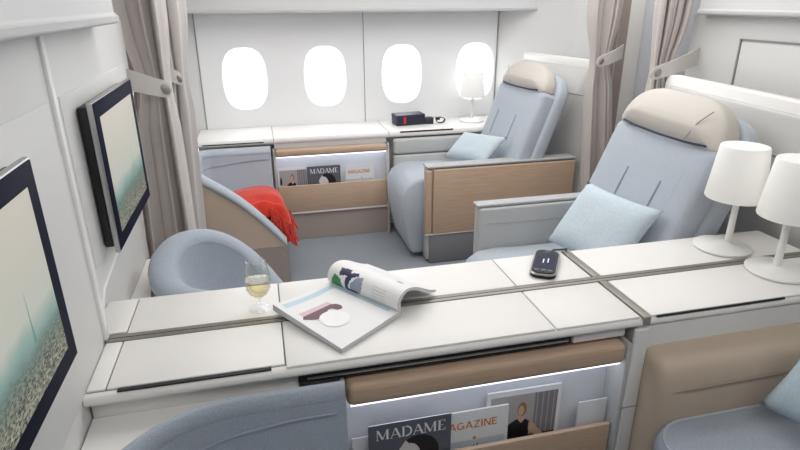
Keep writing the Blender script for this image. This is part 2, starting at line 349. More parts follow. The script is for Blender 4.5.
def tub(label, yc, ya, xb, xfc, xfa, zc, table, zs, T, fab, soft, shellm=SHELL, rc=0.30, rx=None, bend=0.0):
    pts, s = tub_path(yc, ya, xb, xfc, xfa, rc, rx, bend); n = len(pts)
    t = thing('tub_ottoman', label, 'ottoman', ((xb+xfa)/2, (yc+ya)/2, 0))
    hs = []; nor = []
    for i, p in enumerate(pts):
        d = (pts[min(i+1, n-1)]-pts[max(i-1, 0)]).normalized(); nrm = V((d.y, -d.x, 0))*(1)
        ctr = V(((xb+xfa)/2, (yc+ya)/2, 0))
        if nrm.dot(ctr-p) < 0: nrm = -nrm
        if i in (0,): nrm = V((0, s, 0))
        nor.append(nrm)
        # console side keeps its height, aisle side falls towards the front
        f = (p.y-yc)/(ya-yc); f = max(0, min(1, (f-0.15)/0.65)); f = f*f*(3-2*f)
        hs.append(zc*(1-f)+lerp_tab(table, p.x)*f)
    for _ in range(8): hs = [hs[0]]+[(hs[i-1]+2*hs[i]+hs[i+1])/4 for i in range(1, n-1)]+[hs[-1]]
    P = lambda i, d, z: V((pts[i].x, pts[i].y, z))+nor[i]*d
    bm = bmesh.new()
    loft(bm, [[P(i, 0.012, 0.01), P(i, 0.0, min(0.24, hs[i]-0.08)), P(i, 0.0, hs[i]-0.045), P(i, 0.03, hs[i]-0.045), P(i, 0.03, 0.01)] for i in range(n)])
    part('outer_shell', bm, shellm, t, 50)
    bm = bmesh.new()
    rings = []
    for i in range(n):
        h = hs[i]; prof = [(0.0, h-0.048), (-0.010, h-0.036), (-0.010, h-0.018), (0.004, h-0.003), (T*0.35, h+0.004), (T*0.7, h), (T*0.95, h-0.016), (T, h-0.034), (T*0.8, h-0.05)]
        rings.append([P(i, d, z) for d, z in prof])
    loft(bm, rings); part('padded_rim', bm, fab, t, 60)
    # inside back pad
    bm = bmesh.new(); zi = [min(zs, h-0.07) for h in hs]
    rings = []
    for i in range(n):
        h = hs[i]; a = h-0.03; b = zi[i]
        prof = [(T-0.02, a), (T, a-0.006)]+[(T+soft*(k/6)**1.4, a-0.006+(b-a+0.006)*(k/6)) for k in range(1, 7)]+[(T+soft-0.05, b-0.03)]
        rings.append([P(i, d, z) for d, z in prof])
    loft(bm, rings, closed=False, cap=False); part('inner_back', bm, fab, t, 60)
    # seat pad
    bm = bmesh.new(); cx, cy = (xb+xfa)/2, (yc+ya)/2
    rim = [P(i, T+soft-0.006, zi[i]+0.004) for i in range(n)]
    rim = [V((min(p.x, max(xfc, xfa)), p.y, p.z)) for p in rim]
    ctr = V((cx+0.05, cy, zs+0.015)); vs = [[bm.verts.new(ctr+(p-ctr)*(1-(1-k)**1) if False else ctr.lerp(p, k)+V((0, 0, 0.02*(1-k**4)))) for p in rim] for k in (1.0, 0.94, 0.75, 0.5, 0.25, 0.08)]
    for a, b in zip(vs, vs[1:]):
        for i in range(n-1): bm.faces.new((a[i], a[i+1], b[i+1], b[i]))
        bm.faces.new((a[-1], a[0], b[0], b[-1]))
    bm.faces.new(vs[-1])
    lo = [bm.verts.new(V((p.x, p.y, 0.06))) for p in rim]
    bm.faces.new((vs[0][0], vs[0][-1], lo[-1], lo[0]))
    part('seat_pad', bm, fab, t, 50)
    k_ = [i for i in range(1, n-1) if (pts[i].y-yc)/(ya-yc) < 0.4]
    if soft < 0.05:
      tube(bm := bmesh.new(), [P(i, T+0.004, hs[i]-0.065-0.03*min(1, max(0, (xfc-0.12-pts[i].x)/0.25))) for i in k_], 0.0035, 6)
      part('stitched_seam', bm, mat('seam_blue', (160, 168, 182), 0.9), t)
    bm = bmesh.new(); loft(bm, [[P(i, -0.003, 0.012), P(i, -0.003, min(0.235, hs[i]-0.06)), P(i, 0.01, min(0.235, hs[i]-0.06)), P(i, 0.01, 0.012)] for i in range(n) if (pts[i].y-yc)/(ya-yc) > 0.5])
    part('lower_shell', bm, MAUVE, t)
    return t, pts, nor, hs
TAB = [(-0.40, 0.705), (-0.30, 0.69), (-0.135, 0.585), (0.034, 0.405), (0.066, 0.30)]
t_mid, mp_, mn_, mh_ = tub('round blue upholstered tub ottoman behind the wine glass', 1.61, 2.16, -0.403, 0.012, 0.058, 0.635, [(-0.42+0.019*q, 0.70-2.5*max(0, -0.42+0.019*q+0.36)**2.3) for q in range(26)], 0.385, 0.085, FABD, 0.055, SHELL, 0.30, 0.30, 0.046)
t_far, fp_, fn_, fh_ = tub('tub ottoman with taupe shell and blue rim below the windows, red throw on it', 3.535, 2.93, -0.43, 0.035, 0.075, 0.65, [(-0.40, 0.70), (-0.33, 0.66), (-0.145, 0.525), (0.02, 0.345), (0.075, 0.265)], 0.38, 0.068, FAB, 0.03, SHELL, 0.12)
t_near, np_, nn_, nh_ = tub('blue woven tub ottoman in the near bottom corner under the worktop', 1.125, 0.50, -0.40, 0.132, 0.10, 0.648, [(-0.40, 0.60), (-0.135, 0.55), (0.1, 0.33)], 0.36, 0.035, FABD, 0.03)
# ledges round the tubs, joined to the partition
def ledge(label, path, nor, z, ylim, x_to, loc):
    bm = bmesh.new(); top = []; 
    for p, n_ in zip(path, nor):
        if p.x > x_to: continue
        q = p-n_*0.012
        e = V((XL+0.003, max(ylim[0], min(ylim[1], q.y+(q.y-(ylim[0]+ylim[1])/2)*0.5)), 0))
        top.append((q, e))
    for dz, flip in ((0, 0), (-0.035, 1)):
        vs = [(bm.verts.new((q.x, q.y, z+dz)), bm.verts.new((e.x, e.y, z+dz))) for q, e in top]
        for a, b in zip(vs, vs[1:]):
            try: bm.faces.new((a[0], a[1], b[1], b[0]))
            except ValueError: pass
    return single('side_ledge', bm, WHITE, label, 'ledge', loc)
bm = bmesh.new()
top = [(p-n_*0.012) for p, n_ in zip(mp_, mn_) if p.x < -0.20 and p.y > 1.6]
xe = XL+0.004
xe = XL-0.04
loft(bm, [[V((q.x, q.y, 0.57)), V((xe, q.y if 0 < i < len(top)-1 else (1.588 if i == 0 else 2.14), 0.57)), V((xe, q.y, 0.54)), V((q.x, q.y, 0.54))] for i, q in enumerate(top)])
single('side_ledge', bm, WHITE, 'white ledge between the round ottoman and the partition below the second screen', 'ledge', (-0.4, 1.88, 0.54))
bm = bmesh.new()
top = [(p-n_*0.012) for p, n_ in zip(np_, nn_) if p.x < 0.05 and p.y > 0.52]
xe = XL+0.004
def ends(q, i):
    if q.y > 0.95: u = max(0, min(1, (q.x-XL)/0.5)); return V((max(xe, q.x-0.10*(1-u)) if q.x > -0.30 else xe, 1.164, 0))
    return V((xe, q.y, 0))
e_ = [ends(q, i) for i, q in enumerate(top)]
loft(bm, [[V((q.x, q.y, 0.612)), V((e.x, e.y, 0.612)), V((e.x, e.y, 0.58)), V((q.x, q.y, 0.58))] for q, e in zip(top, e_)])
single('side_ledge', bm, WHITE, 'white ledge beside the nearest ottoman below the front screen', 'ledge', (-0.4, 0.85, 0.58))

# ------------------------------------------------------------------ seats
def seat(label, cush_lab, ye, m, yin, arm_in, arm_out, x_front, x_back, zseat, bx, slope, yaw, hb, x_arm, zarm, zw0, ztop, ztip):
    """ye: console-side y; m: direction to the aisle; bx: x of backrest plane at z=.98"""
    yc = yin; root = thing('lounge_seat', label, 'seat', ((x_front+x_back)/2, yc, 0))
    w = hb
    ys = sorted((ye, arm_in))
    part('seat_cushion', BX(x_front+0.12, x_back-0.1, ys[0]+0.005, ys[1]-0.005, zseat-0.16, zseat, 0.035, 4), FAB, root, 60)
    # rounded front roll going down to the floor
    prof = [(x_front+0.30, zseat-0.004), (x_front+0.16, zseat+0.004), (x_front+0.08, zseat-0.006), (x_front+0.03, zseat-0.04), (x_front, zseat-0.10), (x_front+0.003, zseat-0.2), (x_front+0.03, 0.14), (x_front+0.05, 0.05), (x_front+0.07, 0.03), (x_front+0.2, 0.03), (x_front+0.3, zseat-0.15)]
    bm = bmesh.new(); k = 0.03
    a, b = ys[0]+0.008, ys[1]-0.008
    def ring(y, sc): 
        c = V((x_front+0.16, 0, zseat-0.2)); return [V((c.x+(px-c.x)*sc, y, c.z+(pz-c.z)*sc)) for px, pz in prof]
    loft(bm, [ring(a, 0.93), ring(a+0.008, 0.98), ring(a+0.03, 1), ring(b-0.03, 1), ring(b-0.008, 0.98), ring(b, 0.93)])
    part('leg_rest', bm, FAB, root, 60)
    # backrest frame: u lateral, v up along the recline
    th = math.atan(slope); up_ = V((math.sin(th), 0, math.cos(th))); nrm = V((-math.cos(th), 0, math.sin(th)))
    Rz = Matrix.Rotation(yaw, 3, 'Z'); lat = Rz @ V((0, 1, 0)); up_ = Rz @ up_; nrm = Rz @ nrm
    org = V((bx, yc, 0.98))
    def Q(u, v, d): return org+lat*u+up_*v+nrm*d
    def outline(hw, v0, v1, rtop, rbot, n=10, flat=1.0):
        out = []
        for (cu, cv, r, a0) in ((hw-rtop, v1-rtop*flat, rtop, 0), (-hw+rtop, v1-rtop*flat, rtop, 90), (-hw+rbot, v0+rbot, rbot, 180), (hw-rbot, v0+rbot, rbot, 270)):
            for q in range(n+1):
                an = math.radians(a0+90*q/n); f = flat if a0 < 180 else 1
                out.append((cu+r*math.cos(an), cv+r*f*math.sin(an)))
        return out
    def slab(ol, d0, d1, rnd, bulge=0.0, mi=0):
        bm = bmesh.new(); cu = sum(p[0] for p in ol)/len(ol); cv = sum(p[1] for p in ol)/len(ol)
        def rg(scale, d):
            hw_ = max(abs(p[0]-cu) for p in ol); hv = max(abs(p[1]-cv) for p in ol)
            return [Q(cu+(u-cu)*(1-scale/hw_), cv+(v-cv)*(1-scale/hv), d) for u, v in ol]
        rs = [rg(rnd, d0), rg(rnd*0.3, d0+rnd*0.3), rg(0, d0+rnd), rg(0, d1-rnd), rg(rnd*0.3, d1-rnd*0.3), rg(rnd, d1)]
        if bulge: rs += [rg(rnd*2.2, d1+bulge*0.55), rg(rnd*4, d1+bulge*0.9), rg(min(0.1, rnd*6), d1+bulge)]
        loft(bm, rs); return bm
    vb = (zseat-0.08-0.98)/math.cos(th)
    vt = (ztip-0.98)/math.cos(th)
    part('backrest_shell', slab(outline(w+0.018, vb, vt-0.03, 0.17, 0.03, flat=0.8), -0.17, -0.09, 0.02), FAB, root, 60)
    back = part('backrest', slab(outline(w, vb, 0.015, 0.03, 0.03), -0.12, -0.005, 0.025, 0.006), FAB, root, 60)
    for u in (-0.13*m, 0.085*m):
        bm = bmesh.new(); tube(bm, [Q(u, -0.32, 0.0015), Q(u, -0.24, 0.0035), Q(u, -0.16, 0.0015)], 0.004, 6); part('stitched_seam', bm, mat('seam_blue', (160, 168, 182), 0.9), back)
    hd = part('headrest', slab(outline(w-0.012, 0.0, vt, 0.19, 0.03, flat=0.78), -0.09, 0.0, 0.022, 0.03), HEADM, root, 60)
    bm = bmesh.new(); tube(bm, [Q(-m*(w-0.085), vt-0.05, 0.021), Q(-m*(w-0.12), 0.08, 0.031), Q(-m*(w-0.165), 0.012, 0.014)], 0.0025, 6); part('stitch_line', bm, mat('stitch_grey', (176, 170, 164), 0.8), hd)
    bm = bmesh.new(); tube(bm, [Q(-w+0.06, 0.012, 0.004), Q(-w*0.5, 0.004, 0.012), Q(0, 0.001, 0.014), Q(w*0.5, 0.004, 0.012), Q(w-0.06, 0.012, 0.004)], 0.0045, 6); part('headrest_gap', bm, mat('seam_navy', (58, 66, 86), 0.9), hd)
    # aisle armrest
    ai, ao = arm_in, arm_out; lo_, hi_ = min(ai, ao), max(ai, ao)
    arm = part('armrest', BX(x_arm, 1.81, lo_+0.004 if m > 0 else lo_+0.012, hi_-0.012 if m > 0 else hi_-0.004, 0.02, zarm-0.012, 0.012, 3), LEATH, root)
    ypad = ai
    bmp = bmesh.new(); pa, pb = sorted((ai-m*0.012, ai+m*0.03))
    box(bmp, x_arm+0.004, 1.7, pa, pb, 0.30, zarm-0.016, 0.012, 3)
    ip = part('inner_pad', bmp, LEATH, arm)
    yg = pa if m > 0 else pb; bmp = bmesh.new(); tube(bmp, [(x_arm+0.03, yg, zarm-0.088), (x_arm+0.1, yg, zarm-0.09), (1.68, yg, zarm-0.09)], [0.001, 0.003, 0.003], 6); part('pad_groove', bmp, mat('groove_grey', (168, 169, 170), 0.6), ip)
    part('top_trim', BX(x_arm-0.004, 1.81, lo_-0.002, hi_+0.002, zarm-0.013, zarm, 0.005, 3), mat('arm_trim', (178, 179, 180), 0.5), arm)
    oy = sorted((ao, ao-m*0.014))
    part('wooden_panel', BX(x_arm+0.035, 1.81, oy[0]-0.006, oy[1]+0.006, zw0, zarm-0.02, 0.008, 3), WOOD, arm)
    fy = sorted((ai, ao))
    part('front_panel', BX((x_arm-0.008 if m < 0 else x_arm+0.01), x_arm+0.033, (fy[0]-0.004 if m < 0 else fy[1]-0.02), (fy[1]+0.004 if m > 0 else (fy[0]+fy[1])/2), zw0, zarm-0.02, 0.014, 3), WOOD, arm)
    part('lower_base', BX(x_arm+0.02, 1.81, oy[0]-0.002, oy[1]+0.002, 0.002, zw0-0.004, 0.004), GREYB, arm)
    part('panel_bead', BX(x_arm-0.006, 1.81, oy[0]-0.007, oy[1]+0.007, zw0-0.006, zw0+0.001, 0.002), HEADM, arm)
    # console-side padded panel
    cy0, cy1 = sorted((ye-m*0.02, ye+m*0.03))
    bmp = bmesh.new(); box(bmp, x_front+0.05, 1.6, cy0, cy1, 0.40, 0.545, 0.015, 3); box(bmp, x_front+0.05, 1.6, cy0, cy1, 0.55, 0.648, 0.015, 3)
    part('side_pad', bmp, LEATH, root)
    return root, Q
s_mid, Qm = seat('blue reclined lounge seat behind the console, pale grey armrest in front of it', '', 1.61, 1, 1.93, 2.245, 2.303, 0.82, 1.80, 0.425, 1.525, 0.40, -0.03, 0.315, 0.90, 0.630, 0.20, 0, 1.148)
s_far, Qf = seat('blue lounge seat beside the windows with an oak panelled armrest', '', 3.535, -1, 3.285, 3.08, 2.995, 0.76, 1.80, 0.50, 1.545, 0.38, 0.09, 0.265, 0.885, 0.603, 0.19, 0, 1.135)
# near seat, seen only in part
ns = thing('lounge_seat', 'near blue seat with a taupe leather side pad in the bottom right corner', 'seat', (1.5, 0.8, 0))
def cring(ins, z): return [V((x, y, z)) for x, y in rrect(0.922+ins, 1.72-ins, 0.50+ins, 1.06-ins, 0.11-ins*0.6, 10)]
part('seat_cushion', loft(bmesh.new(), [cring(0.01, 0.2), cring(0.0, 0.22), cring(0.0, 0.375), cring(0.004, 0.392), cring(0.014, 0.406), cring(0.034, 0.414), cring(0.1, 0.418)]), FABD, ns, 60)
bmp = bmesh.new(); pp = cring(0.016, 0.4065); tube(bmp, pp+pp[:1], 0.005, 6); part('cushion_piping', bmp, FAB, ns)
bmp = bmesh.new()
pf = [(1.05, 0.20), (1.045, 0.45), (1.045, 0.53), (1.055, 0.565), (1.075, 0.583), (1.10, 0.592), (1.141, 0.594), (1.141, 0.2)]
def padring(x, ins): return [V((x, y+ins if y < 1.1 else y, z-(ins if z > 0.5 else 0))) for y, z in pf]
loft(bmp, [padring(0.962, 0.03), padring(0.968, 0.012), padring(0.985, 0.0), padring(1.72, 0.0)])
pd = part('side_pad', bmp, BEIGE, ns, 60); lab(pd, 'taupe leather side pad with a stitched groove')
bmp = bmesh.new(); tube(bmp, [(0.995, 1.046, 0.504), (1.04, 1.0445, 0.507), (1.3, 1.0445, 0.509), (1.7, 1.0445, 0.509)], [0.001, 0.005, 0.006, 0.006], 6); part('stitched_groove', bmp, mat('taupe_groove', (158, 143, 128), 0.6), pd)
part('side_support', BX(0.9185, 0.962, 1.128, 1.1415, 0.0, 0.658, 0.005, 3), mat('grey_support', (224, 223, 221), 0.5), ns)
part('support_seam', BX(0.911, 0.9625, 1.127, 1.135, 0.405, 0.408), GROOVE, ns)

# ------------------------------------------------------------------ pillows
def pillow(name, label, O, A, B, N, thick, m=PILL):
    """O centre, A/B half-edge vectors, N normal"""
    bm = bmesh.new(); n = 18; O, A, B, N = V(O), V(A), V(B), V(N).normalized()
    vs = {}
    for side in (1, -1):
        for i in range(n+1):
            for j in range(n+1):
                u, v = -1+2*i/n, -1+2*j/n
                if side < 0 and (i in (0, n) or j in (0, n)): vs[side, i, j] = vs[1, i, j]; continue
                pu = 1-0.07*(1-abs(v)**2)**1.0*abs(u)**3; pv = 1-0.07*(1-abs(u)**2)*abs(v)**3
                h = thick*((1-u**4)*(1-v**4))**0.55*(1-0.12*(u*u+v*v))
                wr = 0.006*noise.noise(V((u*2.2+3, v*2.2, side)))
                vs[side, i, j] = bm.verts.new(O+A*(u*pu)+B*(v*pv)+N*side*(h+wr*((1-u*u)*(1-v*v))))
    for side in (1, -1):
        for i in range(n):
            for j in range(n):
                bm.faces.new([vs[side, a, b] for a, b in ((i, j), (i+1, j), (i+1, j+1), (i, j+1))])
    return single(name, bm, m, label, 'pillow', tuple(O-N*0), smooth=180)
def pillow4(name, label, a, b, c, d, thick, m=PILL):   # corners a(lower aisle) b(upper aisle) c(upper console) d(lower console)
    a, b, c, d = map(V, (a, b, c, d)); O = (a+b+c+d)/4; A = (c+d-a-b)/4; B = (b+c-a-d)/4; N = A.cross(B)
    if N.x > 0: N = -N
    return pillow(name, label, O+N.normalized()*thick*0.75, A, B, N, thick, m)
pillow4('pillow', 'pale blue pillow leaning on the seat behind the console', (1.195, 2.10, 0.465), (1.38, 2.11, 0.738), (1.42, 1.68, 0.728), (1.26, 1.67, 0.495), 0.05)
pillow4('pillow', 'pale blue pillow on the seat beside the windows', (1.31, 3.10, 0.56), (1.40, 3.10, 0.685), (1.31, 3.46, 0.685), (1.12, 3.44, 0.50), 0.04)
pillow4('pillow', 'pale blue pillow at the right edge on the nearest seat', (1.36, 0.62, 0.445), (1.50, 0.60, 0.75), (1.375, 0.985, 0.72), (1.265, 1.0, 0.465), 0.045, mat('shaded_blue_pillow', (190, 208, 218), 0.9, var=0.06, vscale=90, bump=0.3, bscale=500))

# ------------------------------------------------------------------ seat shells (aft privacy panels)
def shellpanel(label, p0, p1, z, thick):
    """p0 aisle end, p1 console end"""
    p0, p1 = V((*p0, 0)), V((*p1, 0)); d = (p1-p0); L = d.length; d.normalize(); n = V((-d.y, d.x, 0))
    if n.x > 0: n = -n
    t = thing('seat_shell', label, 'partition', tuple((p0+p1)/2))
    Q = lambda s, zz, k: p0+d*s+n*k+V((0, 0, zz))
    def panel(s0, s1, z0, z1, k0, k1, r, name, m, par):
        ol = []
        for cu, cv, a0 in ((s1-r*0.2, z1-r*0.2, 0), (s0+r, z1-r, 90)):
            rr = r*0.2 if a0 == 0 else r
            for q in range(7):
                an = math.radians(a0+90*q/6); ol.append((cu+rr*math.cos(an), cv+rr*math.sin(an)))
        ol += [(s0, z0), (s1, z0)]
        cu, cv = (s0+s1)/2, (z0+z1)/2; e = 0.006
        def rg(sc, k): return [Q(u+(sc if u < cu else -sc), v+(sc if v < cv else -sc), k) for u, v in ol]
        bm = bmesh.new(); loft(bm, [rg(e, k0), rg(0, k0+e), rg(0, k1-e), rg(e, k1)])
        return part(name, bm, m, par, 50)
    f = panel(0, L, 0.0, z, 0, thick, 0.05, 'shell_panel', WHITE, t)
    panel(0.045, L+0.005, 0.0, z-0.045, thick-0.002, thick+0.008, 0.03, 'inner_panel', mat('shell_inner', (216, 215, 212), 0.5), t)
    bm = bmesh.new()
    loft(bm, [[Q(0.045, z-0.20, thick+0.006), Q(0.045, z-0.206, thick+0.006), Q(0.045, z-0.206, thick+0.0095), Q(0.045, z-0.20, thick+0.0095)], [Q(L, z-0.20, thick+0.006), Q(L, z-0.206, thick+0.006), Q(L, z-0.206, thick+0.0095), Q(L, z-0.20, thick+0.0095)]])
    part('panel_gap', bm, GROOVE, t)
    return t
shellpanel('white privacy panel behind the seat by the console', (1.93, 2.40), (1.81, 1.20), 1.15, 0.05)
shellpanel('white privacy panel behind the seat beside the windows', (1.92, 2.99), (1.77, 3.64), 1.155, 0.05)

# ------------------------------------------------------------------ monitors
def screen_mat():
    m = bpy.data.materials.new('city_picture'); m.use_nodes = True; nt = m.node_tree; b = nt.nodes['Principled BSDF']
    tc = nt.nodes.new('ShaderNodeTexCoord'); sep = nt.nodes.new('ShaderNodeSeparateXYZ'); nt.links.new(tc.outputs['Generated'], sep.inputs[0])
    n = nt.nodes.new('ShaderNodeTexNoise'); n.inputs['Scale'].default_value = 5; n.inputs['Detail'].default_value = 4; nt.links.new(tc.outputs['Generated'], n.inputs['Vector'])
    ad = nt.nodes.new('ShaderNodeMath'); ad.operation = 'MULTIPLY_ADD'; nt.links.new(n.outputs['Fac'], ad.inputs[0]); ad.inputs[1].default_value = 0.12; nt.links.new(sep.outputs['Z'], ad.inputs[2])
    r = nt.nodes.new('ShaderNodeValToRGB'); nt.links.new(ad.outputs[0], r.inputs[0])
    els = [(0.0, (44, 52, 48)), (0.16, (78, 90, 84)), (0.30, (104, 132, 126)), (0.38, (150, 178, 172)), (0.48, (205, 208, 196)), (1.0, (222, 215, 203))]
    cr = r.color_ramp; cr.elements[0].position = els[0][0]; cr.elements[0].color = (*lin(els[0][1]), 1); cr.elements[1].position = 1.0; cr.elements[1].color = (*lin(els[-1][1]), 1)
    for p, c in els[1:-1]:
        e = cr.elements.new(p); e.color = (*lin(c), 1)
    # buildings: speckle in the lower part
    vo = nt.nodes.new('ShaderNodeTexVoronoi'); vo.inputs['Scale'].default_value = 75; mp = nt.nodes.new('ShaderNodeMapping'); mp.inputs['Scale'].default_value = (1, 1, 1.6)
    nt.links.new(tc.outputs['Generated'], mp.inputs[0]); nt.links.new(mp.outputs[0], vo.inputs['Vector'])
    hs = nt.nodes.new('ShaderNodeSeparateColor'); nt.links.new(vo.outputs['Color'], hs.inputs[0])
    r2 = nt.nodes.new('ShaderNodeValToRGB'); nt.links.new(hs.outputs[0], r2.inputs[0])
    r2.color_ramp.elements[0].color = (*lin((34, 44, 40)), 1); r2.color_ramp.elements[1].color = (*lin((196, 196, 176)), 1)
    fac = nt.nodes.new('ShaderNodeMapRange'); nt.links.new(ad.outputs[0], fac.inputs['Value']); fac.inputs['From Min'].default_value = 0.36; fac.inputs['From Max'].default_value = 0.12; fac.inputs['To Max'].default_value = 0.8
    mx = nt.nodes.new('ShaderNodeMix'); mx.data_type = 'RGBA'; nt.links.new(fac.outputs[0], mx.inputs['Factor']); nt.links.new(r.outputs[0], mx.inputs['A']); nt.links.new(r2.outputs[0], mx.inputs['B'])
    b.inputs['Base Color'].default_value = (0.02, 0.02, 0.02, 1); b.inputs['Roughness'].default_value = 0.5; b.inputs['Specular IOR Level'].default_value = 0.1
    nt.links.new(mx.outputs['Result'], b.inputs['Emission Color']); b.inputs['Emission Strength'].default_value = 0.72
    return m
SCR = screen_mat()
def monitor(label, ya, yb, z0, z1, xf, ty):
    t = thing('wall_screen', label, 'screen', (XL+0.007, (ya+yb)/2, (z0+z1)/2))
    part('housing', BX(XL+0.005, xf-0.014, ya+0.012, yb-0.012, z0+0.012, z1-0.012, 0.006), BLACK, t)
    part('silver_edge', BX(xf-0.014, xf-0.0005, ya, yb, z0, z1, 0.004), SILVER, t)
    part('bezel', BX(xf-0.004, xf+0.001, ya+0.004, yb-0.004, z0+0.004, z1-0.004, 0.002), NAVY, t)
    d = part('display', BX(xf-0.001, xf+0.0018, ya+0.045, yb-0.045, z0+0.042, z1-0.042), SCR, t)
    bm = bmesh.new(); zb = z0+0.12; x = xf+0.0022
    poly(bm, [V((x, ty-0.005, zb)), V((x, ty-0.002, zb+0.03)), V((x, ty-0.0006, zb+0.085)), V((x, ty, zb+0.10)), V((x, ty+0.0006, zb+0.085)), V((x, ty+0.002, zb+0.03)), V((x, ty+0.005, zb))])
    part('pictured_tower', bm, mat('pictured_iron', (96, 128, 118), 0.6, emit=((96, 128, 118), 0.5)), d)
    return t
monitor('wall screen showing a city, the farther one beside the curtain', 1.487, 1.965, 0.872, 1.258, -0.385, 1.79)
monitor('wall screen showing a city, cut off at the left edge', 0.50, 1.06, 0.846, 1.238, -0.385, 0.90)

# ------------------------------------------------------------------ curtains
def curtain(label, x0, x1, y, depth, ztop, zbot, ztie, xt0, xt1, folds, m, strap, ph=0.0, shift=0.0):
    t = thing('curtain', label, 'curtain', ((x0+x1)/2, y, zbot))
    bm = bmesh.new(); NU, NV = folds*12, 40; rows = []
    for j in range(NV+1):
        z = ztop+(zbot-ztop)*j/NV
        k = math.exp(-((z-ztie)/0.16)**2)
        if z < ztie: k = max(k, 0.45*math.exp(-((z-ztie)/0.55)**2))
        bot = max(0, ztie-z)/1.1; a, b = x0+shift*bot+(xt0-x0)*k, x1+shift*bot+(xt1-x1)*k; row = []
        for i in range(NU+1):
            u = i/NU; fr = folds*(u+0.05*math.sin(7*u+ph)+0.02*math.sin(17*u+2*ph)+0.012*math.sin(5*u+z*2.2+ph))
            amp = depth*(1-0.4*k)*(0.7+0.5*math.sin(9*u+ph*3))
            row.append(V((a+(b-a)*u+0.012*math.sin(4*PI*fr)*(1-0.5*k), y+amp*math.sin(2*PI*fr+ph), z)))
        rows.append(row)
    loft(bm, rows, closed=False, cap=False)
    o = part('curtain_cloth', bm, m, t, 180); solid(o, 0.004)
    # strap: flat curved band round the front of the bunch
    (xa, ya, za), (xb, yb, zb), hgt, stud = strap
    bm = bmesh.new(); rings = []; A, B = V((xa, ya, za)), V((xb, yb, zb)); d = (B-A).normalized(); nrm = V((d.y, -d.x, 0)).normalized()
    if nrm.y > 0: nrm = -nrm
    L = (B-A).length
    for i in range(17):
        s = i/16; c = A.lerp(B, s)+nrm*0.018*math.sin(PI*s)
        hh = hgt/2*(1-0.25*s); 
        if s > 0.85: hh *= math.sqrt(max(0.02, 1-((s-0.85)/0.15)**2))
        rings.append([c+V((0, 0, hh)), c+V((0, 0, -hh)), c+V((0, 0, -hh))+nrm*0.006, c+V((0, 0, hh))+nrm*0.006])
    loft(bm, rings); st = part('tieback', bm, STRAPM, t)
    c = A.lerp(B, 0.86)+nrm*0.014; bm = bmesh.new(); rg = []
    sd = V((0, 0, 1)); sl = d
    for r, k in ((0.014*stud, 0), (0.014*stud, 0.004), (0.010*stud, 0.007), (0.001, 0.0075)):
        rg.append([c+sl*r*math.cos(q*PI/8)+sd*r*math.sin(q*PI/8)+nrm*k for q in range(16)])
    loft(bm, rg); part('tieback_stud', bm, STUD, st)
    return t
curtain('taupe curtain tied back at the end of the left partition', -0.50, -0.30, 2.27, 0.048, 1.95, 0.03, 1.19, -0.44, -0.315, 3, CURT, ((-0.445, 2.165, 1.235), (-0.30, 2.19, 1.185), 0.075, 1.2))
curtain('pale curtain tied back on the far side of the aisle at left', -0.50, -0.285, 2.80, 0.05, 1.95, 0.03, 1.16, -0.45, -0.31, 3, CURT2, ((-0.43, 2.75, 1.215), (-0.325, 2.77, 1.15), 0.075, 1.0), 1.0, -0.06)
curtain('taupe curtain gathered beside the window suite at right', 1.755, 1.945, 2.93, 0.035, 1.95, 0.03, 1.165, 1.80, 1.905, 5, CURT, ((1.945, 2.87, 1.215), (1.785, 2.86, 1.160), 0.075, 1.1), 0.5, 0.125)
curtain('taupe curtain gathered behind the seat shell by the console', 1.845, 2.03, 2.50, 0.04, 1.95, 0.03, 1.15, 1.865, 1.97, 5, CURT, ((2.05, 2.42, 1.225), (1.80, 2.42, 1.145), 0.08, 1.2), 2.0)

# ------------------------------------------------------------------ lamps
def lamp(label, x, y, s, off=0.0, group=None):
    t = thing('table_lamp', label, 'lamp', (x, y, Z+0.0005))
    z = Z+0.0005
    part('base', lathe(bmesh.new(), [(0.001, z), (0.088*s, z), (0.092*s, z+0.003*s), (0.092*s, z+0.008*s), (0.088*s, z+0.011*s), (0.03*s, z+0.016*s), (0.014*s, z+0.024*s), (0.001, z+0.024*s)], x, y, 48), LAMPB, t, 50)
    part('stem', lathe(bmesh.new(), [(0.001, z+0.012*s), (0.0115*s, z+0.018*s), (0.0105*s, z+0.10*s), (0.0105*s, z+0.30*s), (0.001, z+0.30*s)], x+off, y, 20), LAMPB, t, 50)
    part('lamp_shade', lathe(bmesh.new(), [(0.088*s, z+0.184*s), (0.090*s, z+0.182*s), (0.092*s, z+0.185*s), (0.0735*s, z+0.354*s), (0.071*s, z+0.358*s), (0.001, z+0.359*s), (0.001, z+0.355*s), (0.069*s, z+0.354*s), (0.088*s, z+0.188*s), (0.088*s, z+0.184*s)], x+off*0.35, y, 56), LAMPS, t, 50)
    return t
lamp('white table lamp behind the divider strip, left of the pair by the seat', 1.485, 1.478, 0.985, 0.02)
lamp('white table lamp in front of the divider strip, cut by the right edge', 1.515, 1.280, 1.0, -0.008)
lamp('small white table lamp on the worktop in front of the last window', 1.425, 3.76, 0.93)

